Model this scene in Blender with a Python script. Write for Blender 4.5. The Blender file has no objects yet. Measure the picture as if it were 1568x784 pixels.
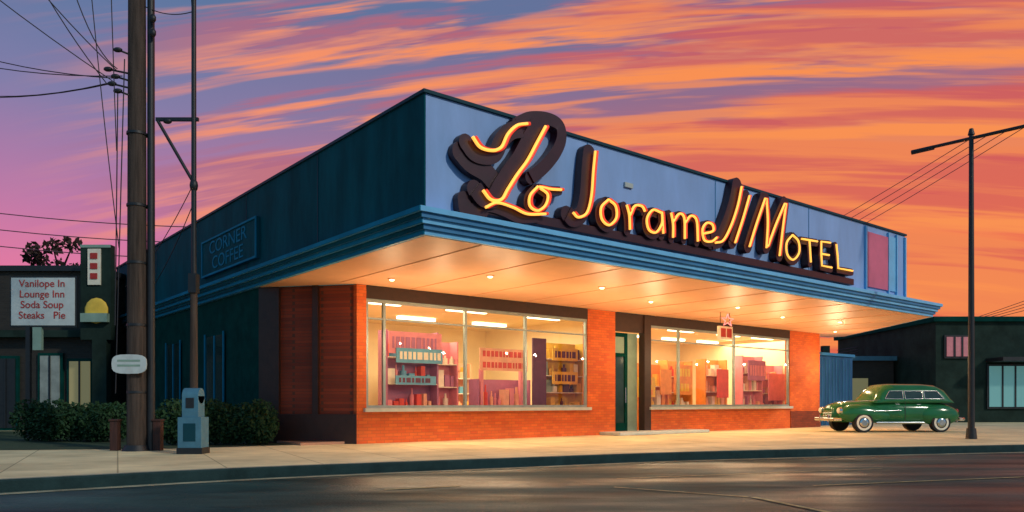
import bpy, bmesh, math, random
from mathutils import Vector, Matrix
random.seed(7)
sc = bpy.context.scene
sc.view_settings.view_transform='Standard'
sc.view_settings.look='None'
sc.view_settings.exposure=0

def lin(r,g,b):
    f=lambda c:(c/255/12.92) if c/255<=0.04045 else ((c/255+0.055)/1.055)**2.4
    return (f(r),f(g),f(b),1)

# ------------------------------------------------------------ materials
def mat(name, col, rough=0.6, var=0.15, scale=3.0, metal=0.0, emit=None, estr=0.0, bump=0.0, bscale=40, stretch=(1,1,1), spec=0.5):
    m=bpy.data.materials.new(name); m.use_nodes=True
    nt=m.node_tree; p=nt.nodes['Principled BSDF']
    p.inputs['Roughness'].default_value=rough
    p.inputs['Metallic'].default_value=metal
    p.inputs['Specular IOR Level'].default_value=spec
    tc=nt.nodes.new('ShaderNodeTexCoord')
    mp=nt.nodes.new('ShaderNodeMapping'); mp.inputs['Scale'].default_value=stretch
    nt.links.new(tc.outputs['Object'],mp.inputs['Vector'])
    n=nt.nodes.new('ShaderNodeTexNoise'); n.inputs['Scale'].default_value=scale; n.inputs['Detail'].default_value=6
    n.inputs['Roughness'].default_value=0.65
    nt.links.new(mp.outputs[0],n.inputs['Vector'])
    r=nt.nodes.new('ShaderNodeValToRGB')
    c=Vector(col[:3])
    r.color_ramp.elements[0].position=0.3; r.color_ramp.elements[1].position=0.7
    r.color_ramp.elements[0].color=tuple(c*(1-var))+(1,)
    r.color_ramp.elements[1].color=tuple(min(1,x*(1+var)) for x in c)+(1,)
    nt.links.new(n.outputs['Fac'],r.inputs['Fac'])
    nt.links.new(r.outputs[0],p.inputs['Base Color'])
    if emit:
        p.inputs['Emission Color'].default_value=emit if len(emit)==4 else tuple(emit)+(1,)
        p.inputs['Emission Strength'].default_value=estr
    if bump:
        n2=nt.nodes.new('ShaderNodeTexNoise'); n2.inputs['Scale'].default_value=bscale; n2.inputs['Detail'].default_value=4
        nt.links.new(tc.outputs['Object'],n2.inputs['Vector'])
        b=nt.nodes.new('ShaderNodeBump'); b.inputs['Strength'].default_value=bump; b.inputs['Distance'].default_value=0.02
        nt.links.new(n2.outputs['Fac'],b.inputs['Height']); nt.links.new(b.outputs[0],p.inputs['Normal'])
    return m

def brickmat(name, c1, c2, mortar, bw=0.24, bh=0.08, rough=0.75):
    m=bpy.data.materials.new(name); m.use_nodes=True
    nt=m.node_tree; p=nt.nodes['Principled BSDF']; p.inputs['Roughness'].default_value=rough
    tc=nt.nodes.new('ShaderNodeTexCoord'); sp=nt.nodes.new('ShaderNodeSeparateXYZ')
    nt.links.new(tc.outputs['Object'],sp.inputs[0])
    ad=nt.nodes.new('ShaderNodeMath'); ad.operation='ADD'
    nt.links.new(sp.outputs[0],ad.inputs[0]); nt.links.new(sp.outputs[1],ad.inputs[1])
    cb=nt.nodes.new('ShaderNodeCombineXYZ')
    nt.links.new(ad.outputs[0],cb.inputs[0]); nt.links.new(sp.outputs[2],cb.inputs[1])
    b=nt.nodes.new('ShaderNodeTexBrick'); b.inputs['Scale'].default_value=1
    b.inputs['Brick Width'].default_value=bw; b.inputs['Row Height'].default_value=bh
    b.inputs['Mortar Size'].default_value=0.006
    b.inputs['Color1'].default_value=c1; b.inputs['Color2'].default_value=c2; b.inputs['Mortar'].default_value=mortar
    nt.links.new(cb.outputs[0],b.inputs['Vector'])
    n=nt.nodes.new('ShaderNodeTexNoise'); n.inputs['Scale'].default_value=1.3; n.inputs['Detail'].default_value=5
    nt.links.new(tc.outputs['Object'],n.inputs['Vector'])
    mr=nt.nodes.new('ShaderNodeMapRange'); mr.inputs[3].default_value=0.65; mr.inputs[4].default_value=1.3
    nt.links.new(n.outputs['Fac'],mr.inputs[0])
    mx=nt.nodes.new('ShaderNodeMix'); mx.data_type='RGBA'; mx.blend_type='MULTIPLY'; mx.inputs[0].default_value=1
    nt.links.new(b.outputs['Color'],mx.inputs[6]); nt.links.new(mr.outputs[0],mx.inputs[7])
    nt.links.new(mx.outputs[2],p.inputs['Base Color'])
    bp=nt.nodes.new('ShaderNodeBump'); bp.inputs['Strength'].default_value=0.4; bp.inputs['Distance'].default_value=0.01; bp.invert=True
    nt.links.new(b.outputs['Fac'],bp.inputs['Height']); nt.links.new(bp.outputs[0],p.inputs['Normal'])
    return m

def emis(name,col,s):
    m=bpy.data.materials.new(name); m.use_nodes=True
    p=m.node_tree.nodes['Principled BSDF']; p.inputs['Base Color'].default_value=col
    p.inputs['Emission Color'].default_value=col; p.inputs['Emission Strength'].default_value=s
    return m

def glassmat(name,tint=(1,1,1,1),refl=0.12):
    m=bpy.data.materials.new(name); m.use_nodes=True
    nt=m.node_tree; nt.nodes.remove(nt.nodes['Principled BSDF'])
    o=nt.nodes['Material Output']; t=nt.nodes.new('ShaderNodeBsdfTransparent'); t.inputs[0].default_value=tint
    g=nt.nodes.new('ShaderNodeBsdfGlossy'); g.inputs['Roughness'].default_value=0.02
    mx=nt.nodes.new('ShaderNodeMixShader'); lw=nt.nodes.new('ShaderNodeLayerWeight'); lw.inputs[0].default_value=0.25
    sc_=nt.nodes.new('ShaderNodeMath'); sc_.operation='MULTIPLY'; sc_.inputs[1].default_value=.35
    nt.links.new(lw.outputs['Facing'],sc_.inputs[0]); nt.links.new(sc_.outputs[0],mx.inputs[0])
    nt.links.new(t.outputs[0],mx.inputs[1]); nt.links.new(g.outputs[0],mx.inputs[2]); nt.links.new(mx.outputs[0],o.inputs[0])
    return m

M={}
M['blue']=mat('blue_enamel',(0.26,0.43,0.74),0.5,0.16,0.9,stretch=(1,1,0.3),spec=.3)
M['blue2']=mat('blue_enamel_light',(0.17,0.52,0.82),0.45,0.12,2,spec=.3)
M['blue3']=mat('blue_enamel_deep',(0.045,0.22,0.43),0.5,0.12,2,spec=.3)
M['teal']=mat('side_shade_teal',(0.001,0.075,0.092),0.8,0.4,1.2,stretch=(1,1,0.3),spec=.08)  # darker than the front blue: the side's shade is put into the colour
M['tealband']=mat('side_shade_teal_band',(0.006,0.20,0.32),0.8,0.2,1.2,spec=.1)  # ledge blue darkened in colour for the shaded side
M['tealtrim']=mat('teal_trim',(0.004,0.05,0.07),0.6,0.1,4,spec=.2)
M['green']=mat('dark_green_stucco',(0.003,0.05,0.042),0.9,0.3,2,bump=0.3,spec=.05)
M['soffit']=mat('soffit_panels',(0.86,0.46,0.25),0.45,0.10,0.8,spec=.35)
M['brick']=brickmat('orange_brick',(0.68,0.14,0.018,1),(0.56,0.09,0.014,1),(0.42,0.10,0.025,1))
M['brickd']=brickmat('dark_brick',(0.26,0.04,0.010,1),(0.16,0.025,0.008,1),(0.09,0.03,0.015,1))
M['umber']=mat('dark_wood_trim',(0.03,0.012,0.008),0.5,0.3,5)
M['frame']=mat('aluminium_frame',(0.32,0.40,0.38),0.35,0.1,5,metal=0.5)
M['sill']=mat('sill_stone',(0.45,0.52,0.48),0.6,0.1,5)
M['glass']=glassmat('shop_glass')
M['cream']=mat('cream_plaster',(0.90,0.76,0.46),0.8,0.05,1)
M['floorin']=mat('shop_floor',(0.45,0.25,0.16),0.35,0.1,2)
M['lampw']=emis('lamp_warm',(1,0.80,0.46,1),4)
M['tube']=emis('fluorescent_tube',(1,0.9,0.62,1),4)
M['neony']=emis('neon_yellow',(1.0,0.46,0.07,1),1.35)
M['neonr']=emis('neon_red',(0.85,0.05,0.02,1),0.55)
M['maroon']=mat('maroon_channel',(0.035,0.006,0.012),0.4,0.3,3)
M['pink']=mat('pink_panel',(0.66,0.15,0.25),0.5,0.15,1)
M['concrete']=mat('kerb_face_shaded',(0.02,0.045,0.045),0.8,0.3,3,bump=0.3,spec=.1)  # kerb face coloured dark to paint in its shadow band
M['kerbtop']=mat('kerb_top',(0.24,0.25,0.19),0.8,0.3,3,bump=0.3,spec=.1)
M['gutter']=mat('gutter_concrete',(0.32,0.31,0.20),0.7,0.5,2,bump=0.3,spec=.2)
M['wood']=mat('pole_wood',(0.065,0.048,0.038),0.85,0.5,3,stretch=(6,6,0.3),bump=0.5,spec=.2)
M['dark']=mat('dark_metal',(0.012,0.014,0.016),0.5,0.3,6)
M['wire']=mat('wire_black',(0.012,0.012,0.016),0.6,0.1,6)
M['wiref']=mat('wire_faint',(0.10,0.05,0.07),0.6,0.1,6)  # paler, reddish wire colour
M['white']=mat('white_paint',(0.55,0.62,0.60),0.5,0.12,4)
M['red']=mat('red_paint',(0.45,0.03,0.02),0.5,0.15,4)
M['postbrown']=mat('post_brown_wood',(0.055,0.02,0.014),0.8,0.4,6,stretch=(4,4,.5))
M['boxblue']=mat('box_blue_grey',(0.06,0.18,0.25),0.5,0.2,5)
M['leaf']=mat('hedge_leaves',(0.018,0.055,0.02),0.7,0.6,9,spec=.2)
M['grass']=mat('grass',(0.03,0.055,0.02),0.9,0.5,6,bump=0.6)
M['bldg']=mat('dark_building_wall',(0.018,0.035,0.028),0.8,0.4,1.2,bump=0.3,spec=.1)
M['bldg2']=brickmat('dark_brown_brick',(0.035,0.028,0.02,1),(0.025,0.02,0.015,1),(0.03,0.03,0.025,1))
M['winlit']=emis('dim_window',(0.30,0.26,0.12,1),0.35)
M['winteal']=emis('dim_window_teal',(0.12,0.3,0.3,1),0.45)
M['paleglass']=mat('pale_door',(0.30,0.34,0.30),0.3,0.3,2)
M['bluewall']=mat('blue_garage_paint',(0.03,0.10,0.22),0.7,0.3,2,stretch=(1,1,0.3),spec=.1)
M['carg']=mat('car_green_paint',(0.015,0.14,0.045),0.16,0.15,2)
M['chrome']=mat('chrome',(0.6,0.65,0.62),0.15,0.05,3,metal=1.0)
M['tire']=mat('tire_rubber',(0.012,0.012,0.013),0.8,0.2,6)
M['carglass']=mat('car_glass',(0.02,0.05,0.045),0.08,0.2,2)
M['mark']=mat('worn_road_paint',(0.32,0.29,0.15),0.6,0.6,6,spec=.1)
M['roof']=mat('roof_felt',(0.05,0.05,0.05),0.9,0.3,2)

def pavement(name, base, rough, joint=None, var=0.3, bump=0.2, spec=.3, nscale=.7, stretch=(1,1,1)):
    m=mat(name,base,rough,var,nscale,bump=bump,bscale=30,spec=spec,stretch=stretch)
    if joint:
        nt=m.node_tree; p=nt.nodes['Principled BSDF']
        tc=[n for n in nt.nodes if n.type=='TEX_COORD'][0]
        b=nt.nodes.new('ShaderNodeTexBrick'); b.offset=0; b.inputs['Scale'].default_value=1
        b.inputs['Brick Width'].default_value=joint; b.inputs['Row Height'].default_value=joint; b.inputs['Mortar Size'].default_value=0.012
        b.inputs['Color1'].default_value=(1,1,1,1); b.inputs['Color2'].default_value=(.86,.86,.86,1); b.inputs['Mortar'].default_value=(.5,.5,.5,1)
        mp=nt.nodes.new('ShaderNodeMapping'); mp.inputs['Rotation'].default_value=(0,0,math.radians(-27))
        nt.links.new(tc.outputs['Object'],mp.inputs[0]); nt.links.new(mp.outputs[0],b.inputs['Vector'])
        src=p.inputs['Base Color'].links[0].from_socket
        mx=nt.nodes.new('ShaderNodeMix'); mx.data_type='RGBA'; mx.blend_type='MULTIPLY'; mx.inputs[0].default_value=1
        nt.links.new(src,mx.inputs[6]); nt.links.new(b.outputs['Color'],mx.inputs[7]); nt.links.new(mx.outputs[2],p.inputs['Base Color'])
    return m
M['walk']=pavement('sidewalk_concrete',(0.74,0.62,0.36),0.8,1.5,var=.25,spec=.1)
M['asphalt']=pavement('asphalt',(0.026,0.062,0.056),0.5,None,0.75,0.6,spec=.15,nscale=.55,stretch=(.5,1.6,1))
nt_=M['asphalt'].node_tree; p_=nt_.nodes['Principled BSDF']; tc_=[n for n in nt_.nodes if n.type=='TEX_COORD'][0]
nz=nt_.nodes.new('ShaderNodeTexNoise'); nz.inputs['Scale'].default_value=.5; nz.inputs['Detail'].default_value=7
mp_=nt_.nodes.new('ShaderNodeMapping'); mp_.inputs['Scale'].default_value=(.35,1.5,1); nt_.links.new(tc_.outputs['Object'],mp_.inputs[0]); nt_.links.new(mp_.outputs[0],nz.inputs['Vector'])
rr_=nt_.nodes.new('ShaderNodeMapRange'); rr_.inputs[1].default_value=.4; rr_.inputs[2].default_value=.62; rr_.inputs[3].default_value=.30; rr_.inputs[4].default_value=.7
nt_.links.new(nz.outputs['Fac'],rr_.inputs[0]); nt_.links.new(rr_.outputs[0],p_.inputs['Roughness'])
M['ground']=mat('ground_dirt',(0.05,0.055,0.045),0.9,0.3,0.5)

# ------------------------------------------------------------ mesh helper
class MB:
    def __init__(s,name,parent=None):
        s.name=name; s.v=[]; s.f=[]; s.mi=[]; s.mats=[]; s.parent=parent; s.smooth=[]
    def m(s,key):
        mm=M[key]
        if mm not in s.mats: s.mats.append(mm)
        return s.mats.index(mm)
    def add(s,vs,fs,key,smooth=False):
        o=len(s.v); s.v+= [tuple(v) for v in vs]; k=s.m(key)
        for f in fs: s.f.append([i+o for i in f]); s.mi.append(k); s.smooth.append(smooth)
    def box(s,x0,x1,y0,y1,z0,z1,key):
        vs=[(x0,y0,z0),(x1,y0,z0),(x1,y1,z0),(x0,y1,z0),(x0,y0,z1),(x1,y0,z1),(x1,y1,z1),(x0,y1,z1)]
        s.add(vs,[(3,2,1,0),(4,5,6,7),(0,1,5,4),(1,2,6,5),(2,3,7,6),(3,0,4,7)],key)
    def prism(s,pts,z0,z1,key):
        n=len(pts)
        vs=[(x,y,z0) for x,y in pts]+[(x,y,z1) for x,y in pts]
        fs=[tuple(reversed(range(n))),tuple(range(n,2*n))]+[(i,(i+1)%n,n+(i+1)%n,n+i) for i in range(n)]
        s.add(vs,fs,key)
    def sheet(s,pts,z,key): s.add([(x,y,z) for x,y in pts],[tuple(range(len(pts)))],key)
    def cyl(s,p0,p1,r0,r1,key,n=12):
        p0=Vector(p0);p1=Vector(p1); d=(p1-p0).normalized()
        a=d.orthogonal().normalized(); b=d.cross(a)
        vs=[];
        for p,r in((p0,r0),(p1,r1)):
            for i in range(n):
                t=2*math.pi*i/n; vs.append(p+a*math.cos(t)*r+b*math.sin(t)*r)
        s.add(vs,[(i,(i+1)%n,n+(i+1)%n,n+i) for i in range(n)],key,True)
        s.add(vs[:n],[tuple(reversed(range(n)))],key); s.add(vs[n:],[tuple(range(n))],key)
    def ball(s,c,r,key,nu=14,nv=9):
        if not hasattr(r,'__len__'): r=(r,r,r)
        vs=[]; fs=[]
        for j in range(nv+1):
            ph=math.pi*j/nv
            for i in range(nu):
                th=2*math.pi*i/nu
                vs.append((c[0]+r[0]*math.sin(ph)*math.cos(th),c[1]+r[1]*math.sin(ph)*math.sin(th),c[2]+r[2]*math.cos(ph)))
        for j in range(nv):
            for i in range(nu):
                fs.append((j*nu+i,(j+1)*nu+i,(j+1)*nu+(i+1)%nu,j*nu+(i+1)%nu))
        s.add(vs,fs,key,True)
    def done(s,bevel=0):
        me=bpy.data.meshes.new(s.name); me.from_pydata(s.v,[],s.f)
        for mm in s.mats: me.materials.append(mm)
        for i,p in enumerate(me.polygons): p.material_index=s.mi[i]; p.use_smooth=s.smooth[i]
        me.update()
        o=bpy.data.objects.new(s.name,me); sc.collection.objects.link(o)
        if s.parent: o.parent=s.parent
        if bevel:
            b=o.modifiers.new('bevel','BEVEL'); b.width=bevel; b.segments=2; b.limit_method='ANGLE'
        return o
def empty(name,loc=(0,0,0),rz=0):
    e=bpy.data.objects.new(name,None); sc.collection.objects.link(e); e.location=loc; e.rotation_euler=(0,0,rz); e.empty_display_size=.2
    return e
def text(name,s,loc,rot,size,key,parent=None,ext=0.005,sx=1):
    c=bpy.data.curves.new(name,'FONT'); c.body=s; c.size=size; c.extrude=ext; c.align_x='CENTER'; c.align_y='CENTER'
    c.materials.append(M[key]); o=bpy.data.objects.new(name,c); sc.collection.objects.link(o)
    o.location=loc; o.rotation_euler=rot; o.scale=(sx,1,1)
    if parent:o.parent=parent
    return o
def catmull(pts,n=8):
    pts=[Vector(p) for p in pts]
    if len(pts)<3:
        return [pts[0].lerp(pts[-1],i/n) for i in range(n+1)]
    P=[pts[0]*2-pts[1]]+pts+[pts[-1]*2-pts[-2]]; out=[]
    for i in range(1,len(P)-2):
        for k in range(n):
            t=k/n; a,b,c,d=P[i-1],P[i],P[i+1],P[i+2]
            out.append(0.5*((2*b)+(c-a)*t+(2*a-5*b+4*c-d)*t*t+(3*b-a-3*c+d)*t**3))
    out.append(pts[-1]); return out
def tube(name,pts,r,key,parent=None):
    c=bpy.data.curves.new(name,'CURVE'); c.dimensions='3D'; c.bevel_depth=r; c.bevel_resolution=2; c.use_fill_caps=True
    s=c.splines.new('POLY'); s.points.add(len(pts)-1)
    for i,p in enumerate(pts): s.points[i].co=(p[0],p[1],p[2],1)
    c.materials.append(M[key]); o=bpy.data.objects.new(name,c); sc.collection.objects.link(o)
    if parent:o.parent=parent
    return o

# ------------------------------------------------------------ motel
ROT=math.radians(39.11); C=(-1.493,13.4,0)
B=empty('motel_building',C,ROT)
def outl(e): return [(-e,-e),(20.1+e,-e),(25.2+e,5.7),(25.2,6.4),(23.06,6.4),(23.06,22.7+e),(-e,22.7+e)]
mb=MB('canopy_ledge',B)
zs=[3.90,3.985,4.07,4.155,4.24,4.33]
for i in range(5):
    mb.prism(outl(0.06+0.055*i),zs[i],zs[i+1],'blue2' if i%2==0 else 'blue3')
mb.done()
mb=MB('soffit',B)
sp=[(.0,.0),(20.1,.0),(25.15,5.65),(25.15,6.3),(23.07,6.3),(23.07,5.62),(1.64,5.62),(.0,7.66)]
mb.sheet(list(reversed(sp)),3.894,'soffit')
for a in [x*1.9+1.2 for x in range(12)]:
    b0=0.02 if a<20 else (a-20.1)*1.13+.1
    mb.box(a,a+.02,b0,5.6,3.880,3.892,'soffit')
mb.done()
mb=MB('parapet',B)
mb.box(0.0,18.2,0,22.7,4.332,6.36,'blue')
mb.done()
mb=MB('parapet_shaded_side',B)
mb.box(-0.03,-0.003,0.0,22.7,4.332,6.36,'teal')  # thin skin carrying the darker, shaded-side colour
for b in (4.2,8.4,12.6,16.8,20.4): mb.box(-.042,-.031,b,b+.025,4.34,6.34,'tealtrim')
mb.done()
mb=MB('roof_cap',B); 
mb.box(-.07,18.24,-.05,22.75,6.362,6.42,'tealtrim'); mb.box(.3,17.9,.3,22.3,6.422,6.45,'roof')
for a,b in ((1.0,9.5),(1.2,15.0)):
    mb.cyl((a,b,6.45),(a,b,7.0),.06,.06,'dark',8)
mb.done()
mb=MB('ledge_shaded_side',B)
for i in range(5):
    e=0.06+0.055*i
    mb.box(-e-.02,-e-.003,-e,22.7,zs[i]+.004,zs[i+1]-.004,'tealband' if i%2==0 else 'teal')  # stripe skins coloured darker to paint in the side's shade
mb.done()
mb=MB('end_panels',B)
mb.box(15.6,16.95,-.05,-.003,4.5,6.15,'pink')
for a in (15.52,16.96,17.5,18.1): mb.box(a,a+.07,-.07,-.004,4.34,6.3,'blue2')
mb.box(17.05,17.48,-.04,-.003,4.5,6.2,'blue2')
for a in (3.9,8.2,12.4): mb.box(a,a+.02,-.012,-.002,4.34,6.34,'blue3')
mb.box(5.0,5.25,-.05,-.003,5.62,5.72,'offw' if 'offw' in M else 'sill')
mb.done()
F0,F1=5.63,5.85; WT=3.57; SL=0.87
mb=MB('front_wall',B)
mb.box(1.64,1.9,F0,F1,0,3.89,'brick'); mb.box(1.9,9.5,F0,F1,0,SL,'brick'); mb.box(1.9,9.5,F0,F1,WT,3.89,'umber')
mb.box(9.5,10.72,F0,F1,0,3.89,'brick')
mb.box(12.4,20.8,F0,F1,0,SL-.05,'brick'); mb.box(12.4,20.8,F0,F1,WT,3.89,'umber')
mb.box(20.8,23.06,F0,F1,0,3.89,'brick')
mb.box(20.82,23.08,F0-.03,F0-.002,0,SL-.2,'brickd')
mb.box(12.08,12.4,F0-.03,F1,0,3.89,'umber')
mb.box(10.72,12.08,F0+.02,F1,3.3,3.89,'umber')
mb.done()
mb=MB('corner_wall',B)
P0=Vector((0,7.68));P1=Vector((1.64,5.63)); d=(P1-P0); L=d.length; d/=L; nrm=Vector((d.y,-d.x))
nin=-nrm
def seg(t0,t1,o0,o1,z0,z1,key):
    q=[P0+d*t0+nin*o0,P0+d*t1+nin*o0,P0+d*t1+nin*o1,P0+d*t0+nin*o1]
    mb.prism([tuple(x) for x in q],z0,z1,key)
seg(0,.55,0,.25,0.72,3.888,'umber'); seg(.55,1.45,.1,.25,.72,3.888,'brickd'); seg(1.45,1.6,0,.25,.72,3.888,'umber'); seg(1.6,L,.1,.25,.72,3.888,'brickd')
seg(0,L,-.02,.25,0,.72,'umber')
mb.done()
mb=MB('side_wall',B)
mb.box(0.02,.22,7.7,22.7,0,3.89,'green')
for b in (10.2,14.2,18.0):
    mb.box(-.02,.015,b,b+1.5,.9,2.9,'carglass'); mb.box(-.05,-.022,b-.08,b,.82,2.98,'tealband'); mb.box(-.05,-.022,b+1.5,b+1.58,.82,2.98,'tealband')
    mb.box(-.04,-.022,b+.7,b+.78,.9,2.9,'tealband')
mb.box(22.86,23.06,5.86,22.7,0,3.89,'brick'); mb.box(.22,22.86,22.5,22.7,0,3.89,'green')
mb.done()
# interior
mb=MB('shop_interior',B)
mb.box(1.7,22.84,12.8,12.95,0,3.86,'cream'); mb.box(1.7,1.85,7.0,12.8,0,3.86,'cream')
mb.box(1.86,22.84,5.86,12.8,3.80,3.87,'cream'); mb.box(.3,22.84,5.86,12.8,-.0+.003,.06,'floorin')
mb.box(22.7,22.84,5.86,12.8,.06,3.8,'cream')
mb.box(11.0,11.1,6.9,12.8,.06,3.8,'cream')
for a in (3.2,6.2,9.2,13.2,16.2,19.2,21.6):
    for b in (7.4,10.2): mb.box(a-.7,a+.7,b-.08,b+.08,3.70,3.78,'tube')
mb.done()
pal={'mauve':(0.42,0.15,0.26),'rose':(0.74,0.25,0.28),'plum':(0.12,0.035,0.07),'sky':(0.12,0.38,0.56),'gold':(0.82,0.54,0.06),
 'orange':(0.82,0.30,0.05),'brown':(0.22,0.09,0.04),'salmon':(0.84,0.44,0.26),'offw':(0.85,0.80,0.62),'sage':(0.25,0.38,0.30),'scarlet':(0.65,0.06,0.03)}
for k,v in pal.items(): M[k]=mat('goods_'+k,v,0.55,0.15,3)
def shelf(name,a0,a1,b,z1,back,goods,rows=3,z0=.06):
    mb=MB(name,B)
    mb.box(a0,a1,b+.4,b+.45,z0,z1,back); mb.box(a0,a0+.05,b,b+.4,z0,z1,back); mb.box(a1-.05,a1,b,b+.4,z0,z1,back)
    for r in range(rows):
        z=z0+.75+(z1-z0-.75)*r/rows
        mb.box(a0+.05,a1-.05,b,b+.4,z-.03,z,'offw')
        a=a0+.1
        while a<a1-.2:
            w=random.uniform(.08,.26); h=random.uniform(.3,.85)*(z1-z0-.75)/rows
            k=random.choice(goods)
            if random.random()<.5: mb.box(a,min(a+w,a1-.07),b+.08,b+.3,z,z+h,k)
            else:
                mb.cyl((a+w/2,b+.18,z),(a+w/2,b+.18,z+h*.7),w*.4,w*.4,k,10); mb.cyl((a+w/2,b+.18,z+h*.7),(a+w/2,b+.18,z+h),w*.18,w*.14,k,8)
            a+=w+random.uniform(.02,.08)
    mb.done()
shelf('display_shelf_rose',3.3,5.0,7.1,3.0,'mauve',['rose','salmon','sky','offw','scarlet'],3)
shelf('display_shelf_plum',5.1,5.9,7.4,2.8,'rose',['mauve','offw','rose'],3)
shelf('display_shelf_gold',8.95,10.7,7.0,2.95,'gold',['plum','gold','offw','sage','gold'],4)
shelf('display_shelf_low',6.1,8.1,6.7,1.7,'mauve',['rose','salmon','gold','offw','scarlet'],1)
shelf('display_shelf_salmon',13.2,14.9,6.9,2.4,'orange',['orange','gold','scarlet','offw'],2)
shelf('display_shelf_orange',15.4,16.9,7.4,2.6,'orange',['orange','scarlet','offw','gold'],3)
shelf('display_shelf_brown',17.3,18.7,7.1,2.7,'orange',['gold','offw','salmon'],3)
shelf('display_shelf_mauve',19.3,20.7,6.8,2.9,'rose',['rose','mauve','salmon','offw'],3)
shelf('display_shelf_mauve2',20.9,22.5,7.0,2.6,'rose',['rose','mauve','salmon'],3)
for i,(a0,a1,b,z1) in enumerate([(2.2,4.5,10.5,2.2),(5.5,9,11,2.4),(13,16,11,2.4),(17,21.5,11.5,2.4)]):
    shelf('back_shelf',a0,a1,b,z1,'salmon',['orange','gold','rose','sky','salmon','offw'],3)
mb=MB('shop_posters',B)
def poster(a0,a1,b,z0,z1,bk,fg,lines=3):
    mb.box(a0,a1,b,b+.03,z0,z1,bk)
    for i in range(lines):
        zz=z1-(z1-z0)*(i+.5)/lines; h=(z1-z0)/lines*.26; a=a0+.1
        while a<a1-.15:
            w=random.uniform(.05,.16); mb.box(a,min(a+w,a1-.06),b-.012,b-.002,zz-h,zz+h,fg); a+=w+.05
poster(3.3,5.0,6.95,2.35,2.95,'rose','mauve',1)
poster(3.5,5.0,6.90,2.1,2.5,'sky','offw',1); poster(3.5,4.8,6.93,1.5,1.75,'sky','plum',1)
poster(6.1,7.9,6.6,1.95,2.6,'salmon','scarlet',2); poster(9.2,10.3,6.9,2.35,2.75,'gold','plum',1); poster(9.2,10.3,6.9,1.6,2.0,'gold','plum',1)
poster(2.05,2.3,6.3,.95,3.0,'mauve','offw',5); poster(13.0,13.9,6.7,1.2,1.9,'gold','orange',2)
poster(19.4,20.6,6.6,1.9,2.7,'mauve','rose',1); poster(15.2,16.2,6.9,1.3,2.4,'orange','gold',2)
mb.box(17.6,18.3,6.75,6.8,1.2,2.3,'scarlet'); mb.box(14.2,14.8,6.7,6.75,1.3,2.2,'orange'); mb.box(21.0,22.2,6.7,6.75,1.1,2.2,'rose')
mb.box(6.2,6.3,6.7,6.8,.9,2.0,'rose'); mb.box(7.7,7.8,6.7,6.8,.9,2.0,'rose'); mb.box(8.2,8.75,6.7,6.75,.9,3.0,'plum')
mb.done()
mb=MB('window_frames',B)
def win(a0,a1,muls,z0,z1):
    y0,y1=F0+.03,F0+.12
    mb.box(a0,a1,y0,y1,z0,z0+.07,'frame'); mb.box(a0,a1,y0,y1,z1-.08,z1,'frame')
    for a in [a0]+muls+[a1-.07]: mb.box(a,a+.07,y0+.002,y1-.002,z0+.07,z1-.08,'frame')
    mb.box(a0-.08,a1+.08,F0-.1,F0-.002,z0-.09,z0,'sill')
    y=F0+.072; mb.add([(a0,y,z0+.07),(a1,y,z0+.07),(a1,y,z1-.08),(a0,y,z1-.08)],[(0,1,2,3)],'glass')
win(1.9,9.5,[2.39,4.89,7.01],SL,WT)
win(12.4,20.8,[13.89,17.09],SL,WT)
for a0,a1 in ((1.97,2.39),(2.46,4.89),(4.96,7.01),(7.08,9.43),(12.47,13.89),(13.96,17.09),(17.16,20.73)):
    mb.box(a0,a1,F0+.04,F0+.11,WT-.50,WT-.46,'frame')
mb.done()
mb=MB('entrance_door',B)
mb.box(10.74,10.84,F0+.3,F0+.4,.05,3.28,'green'); mb.box(11.5,11.62,F0+.3,F0+.4,.05,3.28,'green'); mb.box(10.84,11.5,F0+.3,F0+.4,.05,.35,'green')
mb.box(10.84,11.5,F0+.3,F0+.4,2.5,2.62,'green'); mb.box(10.84,11.5,F0+.3,F0+.4,3.15,3.28,'green')
mb.box(10.84,11.5,F0+.34,F0+.35,.35,2.5,'carglass'); mb.box(10.84,11.5,F0+.34,F0+.35,2.62,3.15,'sage')
mb.box(11.62,12.08,F0+.3,F0+.4,.05,3.28,'sage'); mb.cyl((11.42,F0+.2,1.0),(11.42,F0+.2,1.5),.02,.02,'chrome')
mb.done()
mb=MB('door_step',B); mb.box(10.0,14.4,4.75,F0-.005,0.002,.10,'sill'); mb.done(.02)
mb=MB('garage_annex',B)
mb.box(23.07,27.4,6.45,12,0,3.1,'bluewall')
for i in range(14): mb.box(23.2+i*.3,23.22+i*.3,6.42,6.447,.02,2.98,'blue3')
mb.box(23.07,27.5,6.38,12.05,3.102,3.22,'blue3')
mb.done()
lamps=[(3.4,2.6),(6.6,2.2),(9.6,3.2),(12.6,2.4),(16.0,3.0),(19.0,2.6),(22.4,4.6),(1.9,4.4)]
mb=MB('canopy_lamps',B)
for a,b in lamps:
    mb.cyl((a,b,3.892),(a,b,3.87),.10,.09,'soffit'); mb.ball((a,b,3.862),(.06,.06,.03),'lampw')
mb.done()
for a,b in lamps:
    for da,db in ((0,0),(1.6,1.2)):  # added fill points float below the fittings, some without one, to wash the soffit
        l=bpy.data.lights.new('canopy_fill_light','POINT'); l.energy=48; l.color=(1,.68,.37); l.shadow_soft_size=.04
        l.specular_factor=.3
        o=bpy.data.objects.new('canopy_fill_light',l); sc.collection.objects.link(o); o.parent=B; o.location=(min(a+da,23),min(b+db,4.7),2.6)
for a in (4,8,14,18,21.5):
    l=bpy.data.lights.new('shop_light','AREA'); l.energy=215; l.color=(1,.85,.54); l.shape='RECTANGLE'; l.size=3; l.size_y=3.5
    o=bpy.data.objects.new('shop_light',l); sc.collection.objects.link(o); o.parent=B; o.location=(a,8.4,3.66)
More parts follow.
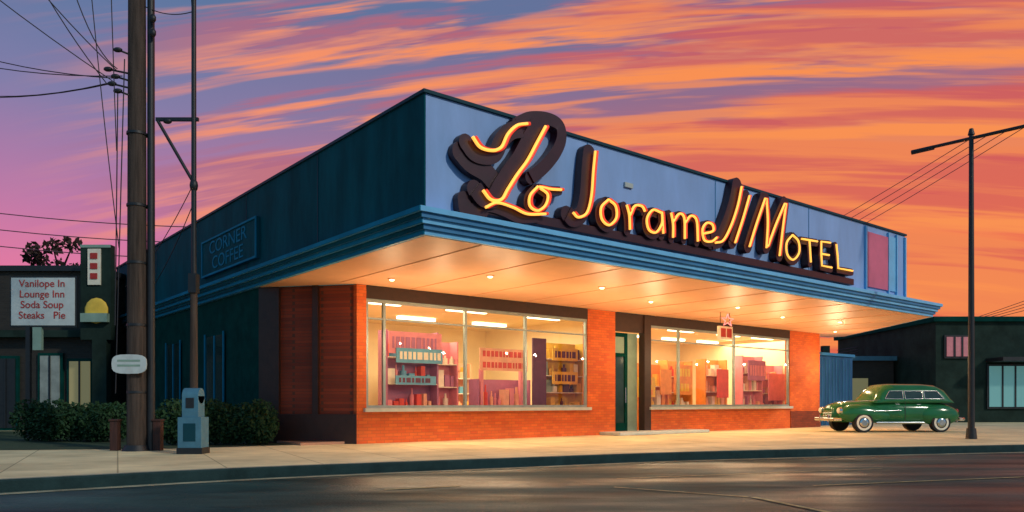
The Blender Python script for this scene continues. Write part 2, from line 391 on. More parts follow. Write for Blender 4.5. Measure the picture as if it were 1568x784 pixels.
# hanging sign
H=empty('hanging_sign',C,ROT)
mb=MB('sign_box',H)
mb.cyl((13.4,3.6,3.89),(13.4,3.6,3.45),.012,.012,'dark',6); mb.cyl((13.9,3.6,3.89),(13.9,3.6,3.45),.012,.012,'dark',6)
mb.box(13.3,14.0,3.55,3.65,3.02,3.45,'offw'); mb.box(13.36,13.6,3.53,3.548,3.1,3.38,'red'); mb.box(13.68,13.92,3.53,3.548,3.1,3.38,'red'); mb.done(.01)
tp=[]
for i in range(11):
    t=math.pi*i/5+math.pi/2; r=.34 if i%2==0 else .13; tp.append((13.65+r*math.cos(t),3.5,3.64+r*math.sin(t)*.6))
M['neonp']=emis('neon_pink',(1,.25,.25,1),1.5)
tube('star_tube',tp,.018,'neonp',H)

# ------------------------------------------------------------ neon sign
S=empty('neon_motel_sign',C,ROT)
def art(p,b=-.27):
    # artwork traced foreshortened; rectified here to metres on the fascia plane
    r=(p[0]-784)/1185; a=(1.493+13.4*r+b*(.631+.776*r))/(.776-.631*r); Y=13.4+.631*a+.776*b
    return Vector((a,1+(617-p[1])*Y/1185))
cnt=[0]
def ribbon(pts,w,dep,name='letter_body',key='maroon'):
    mb=MB(name,S); n=len(pts); cnt[0]+=1
    Lf=[];Rt=[]
    for i in range(n):
        t=(pts[min(i+1,n-1)]-pts[max(i-1,0)]); t=t.normalized() if t.length>1e-6 else Vector((1,0))
        q=Vector((-t.y,t.x))*w/2; Lf.append(pts[i]+q); Rt.append(pts[i]-q)
    jit=cnt[0]*.0011
    vs=[];fs=[]
    for i in range(n):
        y=-dep-jit-.0006*i
        vs+=[(Lf[i].x,y,Lf[i].y),(Rt[i].x,y,Rt[i].y),(Lf[i].x,-.02,Lf[i].y),(Rt[i].x,-.02,Rt[i].y)]
    for i in range(n-1):
        k=4*i; fs+=[(k,k+1,k+5,k+4),(k,k+4,k+6,k+2),(k+1,k+3,k+7,k+5)]
    fs+=[(0,2,3,1),(4*n-4,4*n-3,4*n-1,4*n-2)]
    mb.add(vs,fs,key)
    for q in (pts[0],pts[-1]): mb.cyl((q.x,-.02,q.y),(q.x,-dep-jit+.003,q.y),w/2,w/2,key,14)
    mb.done()
def stroke(pp,w=.2,dx=-5,dy=2,sm=True,neon=.026,red=True,depth=.2,smn=8,yel=True):
    w*=1.12
    A=[art(p,-.27) for p in pp]
    A3=[Vector((a.x,a.y)) for a in A]
    P=catmull(A3,smn) if sm else A3
    Dk=[art((p[0]+dx,p[1]+dy),-.2) for p in pp]
    D=catmull(Dk,smn) if sm else Dk
    ribbon(D,w,depth)
    if yel: tube('neon_tube',[(p.x,-.30,p.y) for p in P],neon,'neony',S)
    if red:
        tube('neon_tube_red',[(p.x+.07,-.285,p.y+.02) for p in P],neon*1.2,'neonr',S)
# big script L
stroke([(722,210),(734,226),(752,231),(766,226),(776,206),(790,193),(806,190)],.28,-8,8,neon=.03)
stroke([(792,190),(812,181),(838,182),(856,192),(859,212),(850,234),(832,256),(812,272)],.22,0,0,yel=False,red=False)
stroke([(834,194),(820,220),(806,246),(790,268),(776,290),(766,306),(750,306),(738,292)],.30,-12,-2,depth=.215,neon=.03)
stroke([(742,318),(760,311),(784,318),(806,328),(834,328)],.24,-12,2,depth=.18)
ribbon(catmull([art(p,-.2) for p in [(708,232),(722,248),(744,262),(758,278)]],8),.38,.16)
ribbon(catmull([art(p,-.2) for p in [(712,304),(716,322),(740,322)]],8),.28,.17)
# o
stroke([(822,286),(810,300),(810,316),(822,323),(834,314),(837,298),(824,287),(842,290),(858,291)],.15,-2,2)
# J
stroke([(910,232),(907,262),(904,300),(897,326),(884,333),(876,326)],.30,-8,2)
# o r a m
stroke([(930,306),(919,318),(920,336),(931,345),(942,334),(941,316),(930,306)],.19,-2,3)
stroke([(958,314),(962,330),(963,352)],.18,-3,2); stroke([(963,330),(970,316),(981,316),(986,324)],.13,-2,2)
stroke([(1011,326),(998,322),(989,335),(992,352),(1003,356),(1012,342),(1012,326),(1014,358)],.18,-2,3)
stroke([(1026,326),(1029,344),(1029,364)],.17,-2,2)
stroke([(1029,340),(1038,328),(1046,334),(1047,366)],.16,-1,2); stroke([(1047,342),(1056,331),(1065,338),(1067,370)],.16,-1,2)
# e
stroke([(1076,358),(1090,354),(1089,344),(1080,342),(1074,352),(1077,368),(1088,370),(1096,364)],.16,-1,2)
# tall slanted strokes
stroke([(1134,286),(1128,315),(1118,345),(1106,368),(1094,372)],.34,-6,-2)
stroke([(1146,300),(1136,335),(1124,372)],.26,-4,0)
# M
stroke([(1146,378),(1156,345),(1170,304)],.28,-2,0,True)
stroke([(1172,304),(1174,340),(1172,380)],.26,0,0)
stroke([(1174,378),(1186,345),(1200,312)],.28,0,-2); stroke([(1202,312),(1197,350),(1192,392)],.26,0,0)
# OTEL
stroke([(1212,360),(1203,372),(1204,390),(1213,398),(1222,387),(1221,370),(1212,360)],.2,-1,2,red=False)
stroke([(1226,366),(1250,370)],.18,-1,2,red=False); stroke([(1238,369),(1240,402)],.18,-1,2,red=False)
stroke([(1270,372),(1256,370),(1256,389),(1257,407),(1272,410)],.18,-1,2,False,red=False); stroke([(1257,389),(1268,391)],.16,-1,2,red=False)
stroke([(1279,374),(1281,392),(1282,411),(1304,415)],.18,-1,2,False,red=False)
mb=MB('letter_shadow_band',S)  # solid dark strip stands in for the shadow band under the letters
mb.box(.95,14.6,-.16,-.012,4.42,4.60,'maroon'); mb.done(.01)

# side wall sign
W=empty('wall_sign',C,ROT)
mb=MB('panel',W); mb.box(-.12,-.035,7.5,11.7,4.6,5.62,'teal'); 
for z in (4.6,5.58): mb.box(-.15,-.122,7.5,11.7,z,z+.05,'tealband')
for b in (7.5,11.65): mb.box(-.15,-.122,b,b+.05,4.65,5.58,'tealband')
mb.done()
text('lettering','CORNER',(-.13,9.6,5.34),(math.pi/2,0,-math.pi/2),.5,'tealband',W,sx=1.45)
text('lettering_b','COFFEE',(-.13,9.6,4.9),(math.pi/2,0,-math.pi/2),.5,'tealband',W,sx=1.4)

# ------------------------------------------------------------ ground
kp=catmull([(-70,-36),(-22,-2),(-10.6,7.2),(-6.64,10.04),(-3.9,12.0),(0.19,14.1),(4.3,16.0),(12.05,18.4),(24,21.6),(60,30),(140,46)],6)
def off(pts,dist):
    out=[]
    for i,p in enumerate(pts):
        t=(pts[min(i+1,len(pts)-1)]-pts[max(i-1,0)]).normalized(); out.append(p+Vector((t.y,-t.x))*dist)
    return out
RZ=-.16
mb=MB('ground'); mb.sheet([(-900,-600),(900,-600),(900,1500),(-900,1500)],RZ-.012,'ground'); mb.done()
mb=MB('road'); 
k2=off(kp,.0); vs=[(p.x,p.y,RZ) for p in k2]+[(p.x*1.0+0,-60,RZ) for p in k2]; n=len(k2)
mb.add(vs,[(i,n+i,n+i+1,i+1) for i in range(n-1)],'asphalt'); mb.done()
mb=MB('sidewalk')
ki=off(kp,-.16); vs=[(p.x,p.y,0) for p in ki]+[(p.x,150,0) for p in ki]
mb.add(vs,[(i,i+1,n+i+1,n+i) for i in range(n-1)],'walk'); mb.done()
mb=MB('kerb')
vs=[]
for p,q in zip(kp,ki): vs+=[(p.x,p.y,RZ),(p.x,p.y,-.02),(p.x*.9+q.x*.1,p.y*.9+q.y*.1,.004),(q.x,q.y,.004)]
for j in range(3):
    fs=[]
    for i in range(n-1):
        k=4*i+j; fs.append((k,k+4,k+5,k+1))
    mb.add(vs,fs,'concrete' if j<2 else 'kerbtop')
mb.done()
mb=MB('gutter'); ko=off(kp,.36); ka=off(kp,.14); vs=[(p.x,p.y,RZ+.005) for p in ka]+[(p.x,p.y,RZ+.005) for p in ko]
mb.add(vs,[(i,n+i,n+i+1,i+1) for i in range(n-1)],'gutter'); mb.done()
mb=MB('road_markings')
def ln(p,q,w):
    p=Vector(p);q=Vector(q);t=(q-p).normalized();s=Vector((-t.y,t.x))*w/2
    mb.sheet([tuple(p-s),tuple(q-s),tuple(q+s),tuple(p+s)],RZ+.009,'mark')
ln((-1.7,10.3),(-.7,10.75),.08); ln((1.4,10.6),(2.9,9.5),.06); ln((2.95,9.46),(3.5,7.6),.08); ln((1.6,11.8),(6.5,13.6),.05)
ln((4.2,10.8),(12,13.4),.07)
mb.done()
mb=MB('grass'); mb.sheet([(-16.5,15.2),(-7.2,17.0),(-4.6,18.9),(-5.6,20.0),(-12.5,27.4),(-26,27.4)],.006,'grass'); mb.done()

# ------------------------------------------------------------ foliage
def leaves(name,blobs,n,size,key='leaf',base=None,trunk=None):
    mb=MB(name)
    if trunk:
        for t in trunk: mb.cyl(*t,'wood',8)
    for _ in range(n):
        c,r=random.choice(blobs)
        v=Vector((random.gauss(0,1),random.gauss(0,1),random.gauss(0,1))).normalized()*(random.random()**.35)
        p=Vector((c[0]+v.x*r[0],c[1]+v.y*r[1],c[2]+v.z*r[2]))
        if base is not None and p.z<base: p.z=base+random.random()*.15
        a=Vector((random.gauss(0,1),random.gauss(0,1),random.gauss(0,1))).normalized(); b=a.orthogonal().normalized()
        s=size*random.uniform(.5,1.4); mb.add([p-a*s,p-b*s*.5,p+a*s,p+b*s*.5],[(0,1,2,3)],key)
    return mb.done()
def hedge(name,p,q,h,wd,n):
    bl=[]; p=Vector(p);q=Vector(q)
    for i in range(9):
        c=p.lerp(q,i/8)+Vector((random.uniform(-.1,.1),random.uniform(-.15,.15)))
        hh=h*random.uniform(.80,1.08); bl.append(((c.x,c.y,hh*.5),(wd*.6,wd*.6,hh*.5)))
    leaves(name,bl,n,.055,base=.02)
hedge('hedge',(-7.9,18.2),(-5.9,18.6),1.05,.7,9000)
hedge('hedge',(-12.6,20.2),(-10.2,19.8),1.05,.8,9000)
M['leaffar']=mat('sunset_faded_leaves',(0.05,0.03,0.025),0.8,0.5,5,spec=.1)  # paler reddish tint: the sunset fade is put into the leaf colour
br=[((-21,36,0),(-21,36,7),.22,.08)]
for i in range(9):
    t=i*.7; br.append(((-21,36,6.2+.1*i),(-21+1.3*math.cos(t),36+1.1*math.sin(t),7.2+.14*i),.06,.02))
leaves('background_tree',[((-21+1.2*math.cos(i*.7),36+math.sin(i*.7),7.1+.14*i),(.45,.45,.35)) for i in range(9)],500,.15,key='leaffar',trunk=br)

# ------------------------------------------------------------ poles
U=MB('utility_pole')
px,py=-7.85,16.2
U.cyl((px,py,0),(px,py,13),.2,.16,'wood',14)
U.cyl((px+.27,py+.05,0),(px+.27,py+.05,13),.085,.07,'dark',10)
for z in (10.0,11.4):
    U.box(px-1.0,px+1.1,py-.26,py-.16,z,z+.12,'wood')
    for x in (-.9,-.5,.6,1.0): U.cyl((px+x,py-.21,z+.12),(px+x,py-.21,z+.27),.045,.03,'dark',8)
for z,x in ((7.45,-.3),(7.6,-.42),(7.75,-.35),(7.9,-.5),(8.3,-.3)):
    U.ball((px+x,py-.2,z),(.1,.06,.05),'dark',8,5); U.cyl((px+x,py-.2,z),(px-.1,py-.1,z-.05),.02,.02,'dark',6)
for z in (8.7,9.0): U.ball((px+.38,py-.1,z),(.07,.06,.09),'dark',8,5)
for z in (1.2,2.6,3.9,5.1,6.6): U.cyl((px,py,z),(px,py,z+.05),.206,.205,'dark',14)
U.cyl((px,py,0),(px,py,.12),.3,.24,'dark',12)
U.done()
T=MB('utility_pole')
tx,ty=-6.66,16.2
T.cyl((tx,ty,0),(tx,ty,3.6),.085,.07,'wood',12); T.cyl((tx,ty,3.6),(tx,ty,13),.055,.045,'dark',10)
T.box(px+.4,tx+.1,ty-.03,ty+.03,6.9,6.97,'dark'); T.cyl((tx-.75,ty,6.9),(tx,ty,5.6),.035,.035,'dark',8)
T.ball((tx,ty,5.55),(.09,.09,.14),'dark',8,6); T.ball((tx-.55,ty,6.9),(.1,.06,.06),'dark',8,6)
T.box(tx-.08,tx+.08,ty-.1,ty+.1,3.3,3.7,'dark')
T.done()
mb=MB('pole_notice_sign')
mb.cyl((px-.02,py-.19,1.78),(px-.02,py-.25,1.78),.02,.02,'dark')
n=20; vs=[(px-.03+.36*(abs(math.cos(t))**.6)*math.copysign(1,math.cos(t)),py-.25,1.8+.2*(abs(math.sin(t))**.6)*math.copysign(1,math.sin(t))) for t in [2*math.pi*i/n for i in range(n)]]
vs2=[(a,b-.03,c) for a,b,c in vs]
mb.add(vs+vs2,[tuple(range(n)),tuple(reversed(range(n,2*n)))]+[(i,n+i,n+(i+1)%n,(i+1)%n) for i in range(n)],'white')
for z in (1.87,1.77): mb.box(px-.27,px+.2,py-.285,py-.282,z-.02,z+.02,'sage')
mb.done()
for x in (px-.48,px+.42):
    mb=MB('wooden_post'); mb.box(x-.08,x+.08,py-.03,py+.13,0,.62,'postbrown'); mb.box(x-.1,x+.1,py-.05,py+.15,.62,.66,'postbrown'); mb.done(.01)
mb=MB('utility_box'); bx,by=-6.3,15.3
mb.box(bx-.25,bx+.25,by-.2,by+.2,0,.12,'dark'); mb.box(bx-.23,bx+.23,by-.19,by+.19,.12,.72,'boxblue'); mb.box(bx-.16,bx+.16,by-.16,by+.16,.72,1.14,'boxblue')
mb.cyl((bx-.16,by,1.14),(bx+.16,by,1.14),.155,.155,'boxblue',16); mb.box(bx-.08,bx+.08,by-.175,by-.161,.9,1.1,'dark'); mb.box(bx-.12,bx+.12,by-.2,by-.191,.25,.6,'tealtrim')
mb.done(.015)
mb=MB('street_lamp'); lx,ly=12.76,21.5
mb.cyl((lx,ly,0),(lx,ly,8.5),.09,.06,'dark',12); mb.cyl((lx,ly,0),(lx,ly,.3),.15,.12,'dark',12)
mb.cyl((11.75,22.6,8.35),(14.2,19.9,8.35),.05,.05,'dark',8)
mb.cyl((lx,ly,8.45),(lx,ly,8.62),.09,.05,'dark',10)
mb.cyl((11.7,22.65,8.33),(12.1,22.2,8.33),.07,.07,'dark',8)
mb.done()

# wires
WR=empty('power_lines')
def wire(p,q,sag=.5,r=.012,key='wire'):
    p=Vector(p);q=Vector(q); n=18
    tube('wire',[tuple(p.lerp(q,i/n)-Vector((0,0,sag*4*(i/n)*(1-i/n)))) for i in range(n+1)],r,key,WR)
for dz,x,q in ((7.7,-.3,(-22,24,14.5)),(7.6,-.5,(-22,24,12.8)),(7.75,-.2,(-22,23,13.6)),(7.65,-.4,(-16,10,15)),(7.85,-.3,(-13,14,15)),(7.6,-.4,(-22,24,12.2)),(7.57,-.5,(-11.5,15,14)),(7.9,-.3,(-9.7,15.5,13))):
    wire((px+x,py-.22,dz),q,random.uniform(.5,1.1),.011)
wire((px-.15,py-.22,8.1),(px-.32,py-.25,1.2),-.12,.012); wire((px-.9,py-.2,10),(px-.25,py-.25,4.2),.2,.01); wire((px-.5,py-.2,11.6),(px-.3,py-.25,6.2),.2,.01)
wire((px-.3,py-.2,7.5),(px-.33,py-.25,2.6),.1,.012)
for z,dy in ((8.2,0),(7.6,0),(7.0,.2)): wire((-30,26,z+1.6),(-9.4,30,z-.4),.8,.018,'wiref') 
wire((tx,ty,9.2),(px,py,9.4),.15,.01); wire((tx,ty,8.6),(tx-.15,ty,10.8),-.15,.012); wire((tx,ty,5.6),(-13,26,4.9),.3,.01)
wire((tx,ty,5.2),(-13,27,4.5),.3,.01)
for k in range(4):
    wire((lx+.3*k,ly-.3*k,8.35),(2.5+k*.6,60,5.6-.2*k),1.2,.010,'wiref')
for k in range(4):
    wire((40,30,13.5-.8*k),(21,50,3.8+.2*k),.9,.016,'wiref')

# ------------------------------------------------------------ left buildings
LB=empty('corner_store_building')
mb=MB('walls',LB)
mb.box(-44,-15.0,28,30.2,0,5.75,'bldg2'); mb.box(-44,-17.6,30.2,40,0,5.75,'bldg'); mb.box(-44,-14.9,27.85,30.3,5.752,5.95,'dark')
mb.box(-22.5,-15.0,27.6,27.995,3.35,3.6,'bldg')
mb.done()
mb=MB('windows_and_doors',LB)
for x0,x1,z0,z1,k in ((-18.6,-17.9,.1,2.6,'dark'),(-17.0,-16.3,.5,2.7,'paleglass'),(-15.95,-15.2,.8,2.5,'winlit'),(-20.6,-19.8,.1,2.7,'paleglass'),(-19.5,-18.9,.1,2.7,'carglass'),(-24,-22,.8,2.6,'winteal')):
    mb.box(x0-.1,x1+.1,27.9,27.995,z0-.1,z1+.1,'green'); mb.box(x0,x1,27.87,27.898,z0,z1,k); mb.box((x0+x1)/2-.03,(x0+x1)/2+.03,27.84,27.868,z0,z1,'dark')
mb.done()
V=MB('blade_sign')
V.box(-15.0,-13.95,26.9,27.2,3.2,6.5,'bldg'); V.box(-15.0,-13.95,26.88,26.898,6.4,6.5,'sage'); V.box(-14.72,-14.28,26.84,26.898,5.1,6.35,'offw')
for z in (6.1,5.75,5.4): V.box(-14.62,-14.38,26.81,26.838,z-.1,z+.1,'red')
V.box(-14.6,-14.1,26.9,27.2,0,3.2,'bldg')
V.ball((-14.42,26.85,4.2),(.42,.06,.45),'gold',12,7); V.box(-14.9,-13.98,26.7,26.88,3.8,4.1,'sage')
V.done()
SG=empty('roadside_sign',(-13.3,22,0))
mb=MB('board',SG); mb.box(-.9,.9,-.06,.06,3.2,4.55,'white'); mb.box(-.95,.95,-.04,.04,3.15,4.6,'dark'); mb.box(-.5,-.38,-.05,.05,0,3.15,'dark'); mb.box(-.3,-.05,-.05,.05,2.5,3.15,'sage'); mb.done()
for i,(s,k) in enumerate((('Vanilope In','red'),('Lounge Inn','red'),('Soda Soup','red'),('Steaks   Pie','red'))):
    text('lettering',s,(-.02,-.07,4.38-.3*i),(math.pi/2,0,0),.29,k,SG)

# ------------------------------------------------------------ right buildings
RB=empty('commercial_building')
mb=MB('walls',RB)
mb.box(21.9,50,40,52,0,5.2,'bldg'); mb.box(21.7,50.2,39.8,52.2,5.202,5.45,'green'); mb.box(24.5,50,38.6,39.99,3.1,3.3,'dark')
for x0,x1,z0,z1,k in ((24.6,26.6,.8,2.9,'winteal'),(27.4,28.6,.1,2.9,'winteal'),(22.4,23.6,3.4,4.4,'rose'),(29.5,32,.8,2.9,'winlit')):
    mb.box(x0-.1,x1+.1,39.9,39.995,z0-.1,z1+.1,'dark'); mb.box(x0,x1,39.86,39.898,z0,z1,k)
    for t in (.33,.66): mb.box(x0+(x1-x0)*t-.04,x0+(x1-x0)*t+.04,39.82,39.858,z0,z1,'dark')
mb.done()
RS=empty('low_shop_building')
mb=MB('walls',RS)
mb.box(15.5,21.7,44,50,0,3.4,'bldg2'); mb.box(15.3,21.8,43.8,50,3.402,3.65,'boxblue'); mb.box(17,18.4,43.9,43.995,.8,2.6,'winteal'); mb.box(19,20.2,43.9,43.995,.1,2.4,'winlit')
mb.box(18.5,18.9,46,46.4,3.65,4.4,'bldg')
mb.done()

# ------------------------------------------------------------ car (late-1940s wagon, nose to the left)
CR=empty('parked_car',(10.95,26.9,0),math.radians(5))
mb=MB('body',CR)
def loft(secs,ring,key,caps=True):
    rr=ring+[(-a,b) for a,b in reversed(ring)]; m_=len(rr); vs=[]
    for x,w,z0,z1 in secs:
        for a,b in rr: vs.append((x,a*w,z0+(z1-z0)*b))
    fs=[(i*m_+j,i*m_+(j+1)%m_,(i+1)*m_+(j+1)%m_,(i+1)*m_+j) for i in range(len(secs)-1) for j in range(m_)]
    mb.add(vs,fs,key,True)
    if caps: mb.add(vs[:m_],[tuple(range(m_))],key); mb.add(vs[-m_:],[tuple(reversed(range(m_)))],key)
ring=[(.80,0),(.98,.12),(1,.4),(.98,.66),(.88,.86),(.62,.97),(.25,1.0)]
loft([(0.02,.30,.45,.82),(.10,.38,.38,.94),(.35,.46,.34,1.02),(.8,.54,.34,1.06),(1.25,.66,.34,1.09),(1.55,.76,.32,1.10),(2.2,.80,.32,1.10),(3.1,.80,.32,1.09),(3.7,.76,.32,1.04),(4.1,.68,.34,.96),(4.38,.54,.38,.82),(4.48,.40,.44,.66)],ring,'carg')
# cabin
cr=[(.77,1.0),(.76,1.1),(.67,1.42),(.60,1.56),(.42,1.635),(.15,1.66)]
cc=cr+[(-a,b) for a,b in reversed(cr)]
cs=[(1.30,.05),(1.45,.40),(1.62,.78),(1.80,.96),(2.1,1.0),(3.2,1.0),(3.6,.95),(3.85,.78),(4.02,.45),(4.15,.04)]
vs=[];m_=len(cc)
for x,f in cs:
    for a,b in cc: vs.append((x,a,1.0+(b-1.0)*f))
fs=[(i*m_+j,i*m_+(j+1)%m_,(i+1)*m_+(j+1)%m_,(i+1)*m_+j) for i in range(len(cs)-1) for j in range(m_)]
mb.add(vs,fs,'carg',True)
for s in (1,-1):
    def sp_(x,z,o=.012): return (x,s*(.76-(z-1.1)*.281+o),z)
    for x0,x1,x2,x3 in ((1.66,2.32,2.32,1.86),(2.39,3.02,3.02,2.39),(3.09,3.78,3.56,3.09)):
        q=[sp_(x0,1.14),sp_(x1,1.14),sp_(x2,1.41),sp_(x3,1.41)]; mb.add(q,[(0,1,2,3)],'carglass')
        for a,b in ((0,1),(1,2),(2,3),(3,0)): mb.cyl(q[a],q[b],.011,.011,'chrome',6)
    # pontoon fenders with long tails
    loft_c=[(.10,.06),(.18,.16),(.40,.25),(.85,.29),(1.25,.27),(1.7,.17),(2.1,.05)]
    vs=[];K=14
    for x,r in loft_c:
        zc=.64-.10*max(0,x-1.0)
        for k in range(K):
            t=2*math.pi*k/K; vs.append((x,s*.64+math.cos(t)*min(.25,r),zc+math.sin(t)*r*1.15))
    fs=[(i*K+j,i*K+(j+1)%K,(i+1)*K+(j+1)%K,(i+1)*K+j) for i in range(len(loft_c)-1) for j in range(K)]
    mb.add(vs,fs,'carg',True); mb.add(vs[:K],[tuple(range(K))],'carg')
    mb.ball((3.62,s*.70,.58),(.74,.21,.36),'carg',20,12)
    mb.cyl((.08,s*.64,.74),(.16,s*.64,.74),.115,.12,'chrome',16); mb.ball((.08,s*.64,.74),(.05,.095,.095),'offw',12,8)
    mb.cyl((1.2,s*.90,.72),(2.2,s*.83,.75),.012,.012,'chrome',6); mb.cyl((1.3,s*.83,.33),(3.0,s*.83,.33),.045,.045,'chrome',8)
    mb.cyl((.5,s*.45,1.03),(1.5,s*.72,1.10),.012,.012,'chrome',6)
    mb.cyl((2.0,s*.83,.95),(2.14,s*.83,.95),.012,.012,'chrome',6); mb.cyl((2.75,s*.83,.95),(2.89,s*.83,.95),.012,.012,'chrome',6)
    mb.box(2.35,2.362,min(s*.795,s*.806),max(s*.795,s*.806),.40,1.05,'dark')
    mb.ball((4.36,s*.58,.72),(.05,.06,.08),'red',10,7)
    for wx in (.85,3.6):
        mb.cyl((wx,s*.68,.33),(wx,s*.885,.33),.33,.33,'tire',28); mb.cyl((wx,s*.885,.33),(wx,s*.89,.33),.26,.26,'offw',28); mb.cyl((wx,s*.890,.33),(wx,s*.895,.33),.185,.185,'tire',24); mb.cyl((wx,s*.895,.33),(wx,s*.92,.33),.155,.10,'chrome',20)
for x,w in ((-.08,.82),(4.58,.76)):
    mb.cyl((x,-w*.8,.44),(x,w*.8,.44),.06,.06,'chrome',10)
    for s in (1,-1): mb.cyl((x,s*w*.8,.44),(x+(.18 if x<1 else -.18),s*w,.44),.06,.05,'chrome',10); mb.cyl((x-.02,s*.3,.34),(x-.02,s*.3,.60),.035,.035,'chrome',8)
for k in range(6): mb.cyl((-.0+.008*k,-.30,.50+.055*k),(-.0+.008*k,.30,.50+.055*k),.015,.015,'chrome',6)
mb.add([(1.36,-.62,1.10),(1.36,.62,1.10),(1.70,.56,1.47),(1.70,-.56,1.47)],[(0,1,2,3)],'carglass')
mb.done()

# ------------------------------------------------------------ sky
w=bpy.data.worlds.new('World'); sc.world=w; w.use_nodes=True; nt=w.node_tree
for nd in list(nt.nodes): nt.nodes.remove(nd)
N=nt.nodes.new; Lk=nt.links.new
out=N('ShaderNodeOutputWorld'); bg=N('ShaderNodeBackground'); bg2=N('ShaderNodeBackground'); add=N('ShaderNodeAddShader')
SE=math.radians(32); SR=math.atan2(.75,-.62)
sky=N('ShaderNodeTexSky'); sky.sky_type='NISHITA'; sky.sun_disc=False; sky.sun_elevation=math.radians(4); sky.sun_rotation=SR
Lk(sky.outputs[0],bg2.inputs[0]); bg2.inputs[1].default_value=0.01
tc=N('ShaderNodeTexCoord'); sp=N('ShaderNodeSeparateXYZ'); Lk(tc.outputs['Generated'],sp.inputs[0])
def mth(op,a,b=None,c=None):
    m=N('ShaderNodeMath'); m.operation=op
    for i,v in enumerate((a,b,c)):
        if v is None: continue
        if isinstance(v,(int,float)): m.inputs[i].default_value=v
        else: Lk(v,m.inputs[i])
    return m.outputs[0]
az=mth('ARCTAN2',sp.outputs[0],sp.outputs[1]); el=mth('ARCSINE',sp.outputs[2])
def ramp(fac,stops,interp='LINEAR'):
    r=N('ShaderNodeValToRGB'); r.color_ramp.interpolation=interp
    while len(r.color_ramp.elements)<len(stops): r.color_ramp.elements.new(.5)
    for e,(p,c) in zip(r.color_ramp.elements,stops): e.position=p; e.color=c
    if fac is not None: Lk(fac,r.inputs[0])
    return r.outputs[0]
def mix(f,a,b,bt='MIX'):
    m=N('ShaderNodeMix'); m.data_type='RGBA'; m.blend_type=bt
    if isinstance(f,(int,float)): m.inputs[0].default_value=f
    else: Lk(f,m.inputs[0])
    for s,v in ((6,a),(7,b)):
        if isinstance(v,tuple): m.inputs[s].default_value=v
        else: Lk(v,m.inputs[s])
    return m.outputs[2]
def smooth(x,a,b):
    m=N('ShaderNodeMapRange'); m.interpolation_type='SMOOTHSTEP'; Lk(x,m.inputs[0]); m.inputs[1].default_value=a; m.inputs[2].default_value=b; return m.outputs[0]
elc=mth('MULTIPLY',el,1/.6)
left=ramp(elc,[(0,lin(244,108,125)),(.20,lin(232,112,156)),(.38,lin(184,114,162)),(.56,lin(126,120,165)),(.75,lin(88,114,156))])
right=ramp(elc,[(0,lin(254,138,46)),(.16,lin(248,112,58)),(.34,lin(228,98,80)),(.50,lin(188,100,108)),(.63,lin(138,106,138)),(.78,lin(100,110,150))])
azf=smooth(az,-.55,.30)
base=mix(azf,left,right)
d=mth('SUBTRACT',az,.16); v=mth('ADD',el,mth('MULTIPLY',mth('MULTIPLY',d,d),.26))
def cl(dv,sx,sy,scale,det,dist,seed,rg=.5):
    cb=N('ShaderNodeCombineXYZ'); Lk(mth('MULTIPLY',az,sx),cb.inputs[0]); Lk(mth('MULTIPLY',mth('ADD',v,dv),sy),cb.inputs[1]); cb.inputs[2].default_value=seed
    n=N('ShaderNodeTexNoise'); n.inputs['Scale'].default_value=scale; n.inputs['Detail'].default_value=det; n.inputs['Distortion'].default_value=dist; n.inputs['Roughness'].default_value=rg
    Lk(cb.outputs[0],n.inputs['Vector']); return n.outputs['Fac']
n1=cl(0,1.5,23,1.30,5,.18,9.1,.56); n1s=cl(-.013,1.5,23,1.30,5,.18,9.1,.56)
bias=mth('SUBTRACT',mth('MULTIPLY',azf,.09),mth('MULTIPLY',mth('MAXIMUM',mth('SUBTRACT',el,.24),0),.20))
c1=ramp(mth('ADD',n1,bias),[(.48,(0,0,0,1)),(.58,(1,1,1,1))],'EASE')
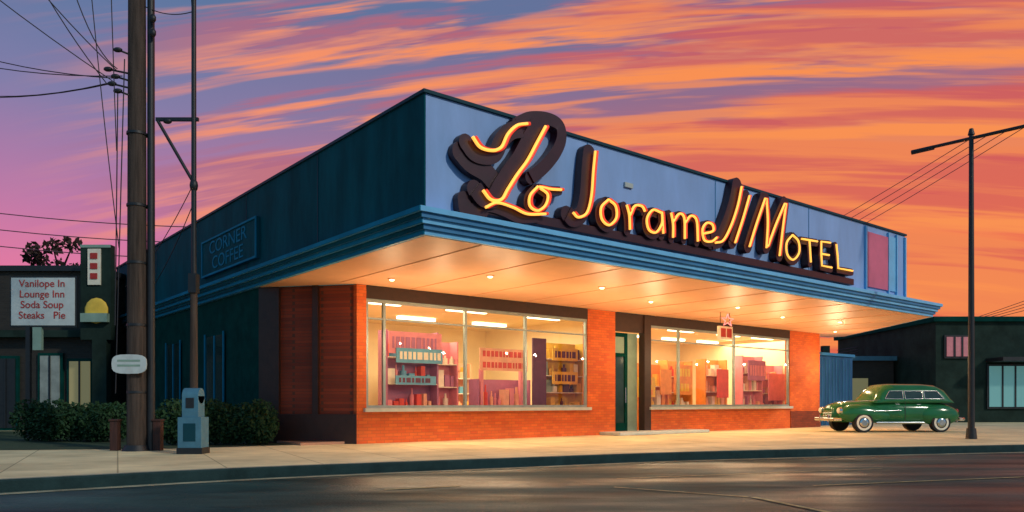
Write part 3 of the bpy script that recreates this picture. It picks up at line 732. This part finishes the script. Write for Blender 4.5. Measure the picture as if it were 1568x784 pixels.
c1s=ramp(mth('ADD',n1s,bias),[(.48,(0,0,0,1)),(.61,(1,1,1,1))],'EASE')
body=mix(azf,lin(172,102,126),lin(212,88,80))
lit=mix(azf,lin(242,142,106),lin(248,142,76))
hi=mth('MULTIPLY',mth('GREATER_THAN',el,0.0),smooth(az,-.60,-.30))
cf=mth('MULTIPLY',mth('MULTIPLY',c1s,.78),hi)
s1=mix(cf,base,body)
edge=mth('MULTIPLY',mth('MAXIMUM',mth('SUBTRACT',c1,mth('MULTIPLY',c1s,.85)),0.0),hi)
s2=mix(edge,s1,lit)
n3=cl(.3,2.2,40,1.4,4,.3,7.7); c3=mth('MULTIPLY',ramp(mth('ADD',n3,bias),[(.53,(0,0,0,1)),(.68,(1,1,1,1))],'EASE'),mth('MULTIPLY',hi,.7))
s3=mix(c3,s2,lit)
bk=N('ShaderNodeMapRange'); bk.interpolation_type='SMOOTHSTEP'; Lk(sp.outputs[1],bk.inputs[0]); bk.inputs[1].default_value=.35; bk.inputs[2].default_value=-.2
s4=mix(bk.outputs[0],s3,lin(100,150,190))
zen=smooth(el,.55,1.0)
s5=mix(zen,s4,lin(80,112,150))
Lk(s5,bg.inputs[0]); bg.inputs[1].default_value=1.0
Lk(bg.outputs[0],add.inputs[0]); Lk(bg2.outputs[0],add.inputs[1]); Lk(add.outputs[0],out.inputs[0])

sun=bpy.data.lights.new('sun','SUN'); sun.energy=1.45; sun.angle=math.radians(3); sun.color=(1,.90,.76)
so=bpy.data.objects.new('sun',sun); sc.collection.objects.link(so)
D=Vector((.75,-.62,0)).normalized()*math.cos(SE)+Vector((0,0,math.sin(SE)))
so.rotation_euler=D.to_track_quat('Z','Y').to_euler()

# ------------------------------------------------------------ camera
cam=bpy.data.cameras.new('camera'); co=bpy.data.objects.new('camera',cam); sc.collection.objects.link(co); sc.camera=co
co.location=(0,0,1.0); co.rotation_euler=(math.pi/2,0,0)
cam.sensor_width=36; cam.lens=36*1185/1568; cam.shift_y=(617-392)/1568; cam.clip_end=3000; cam.clip_start=.05
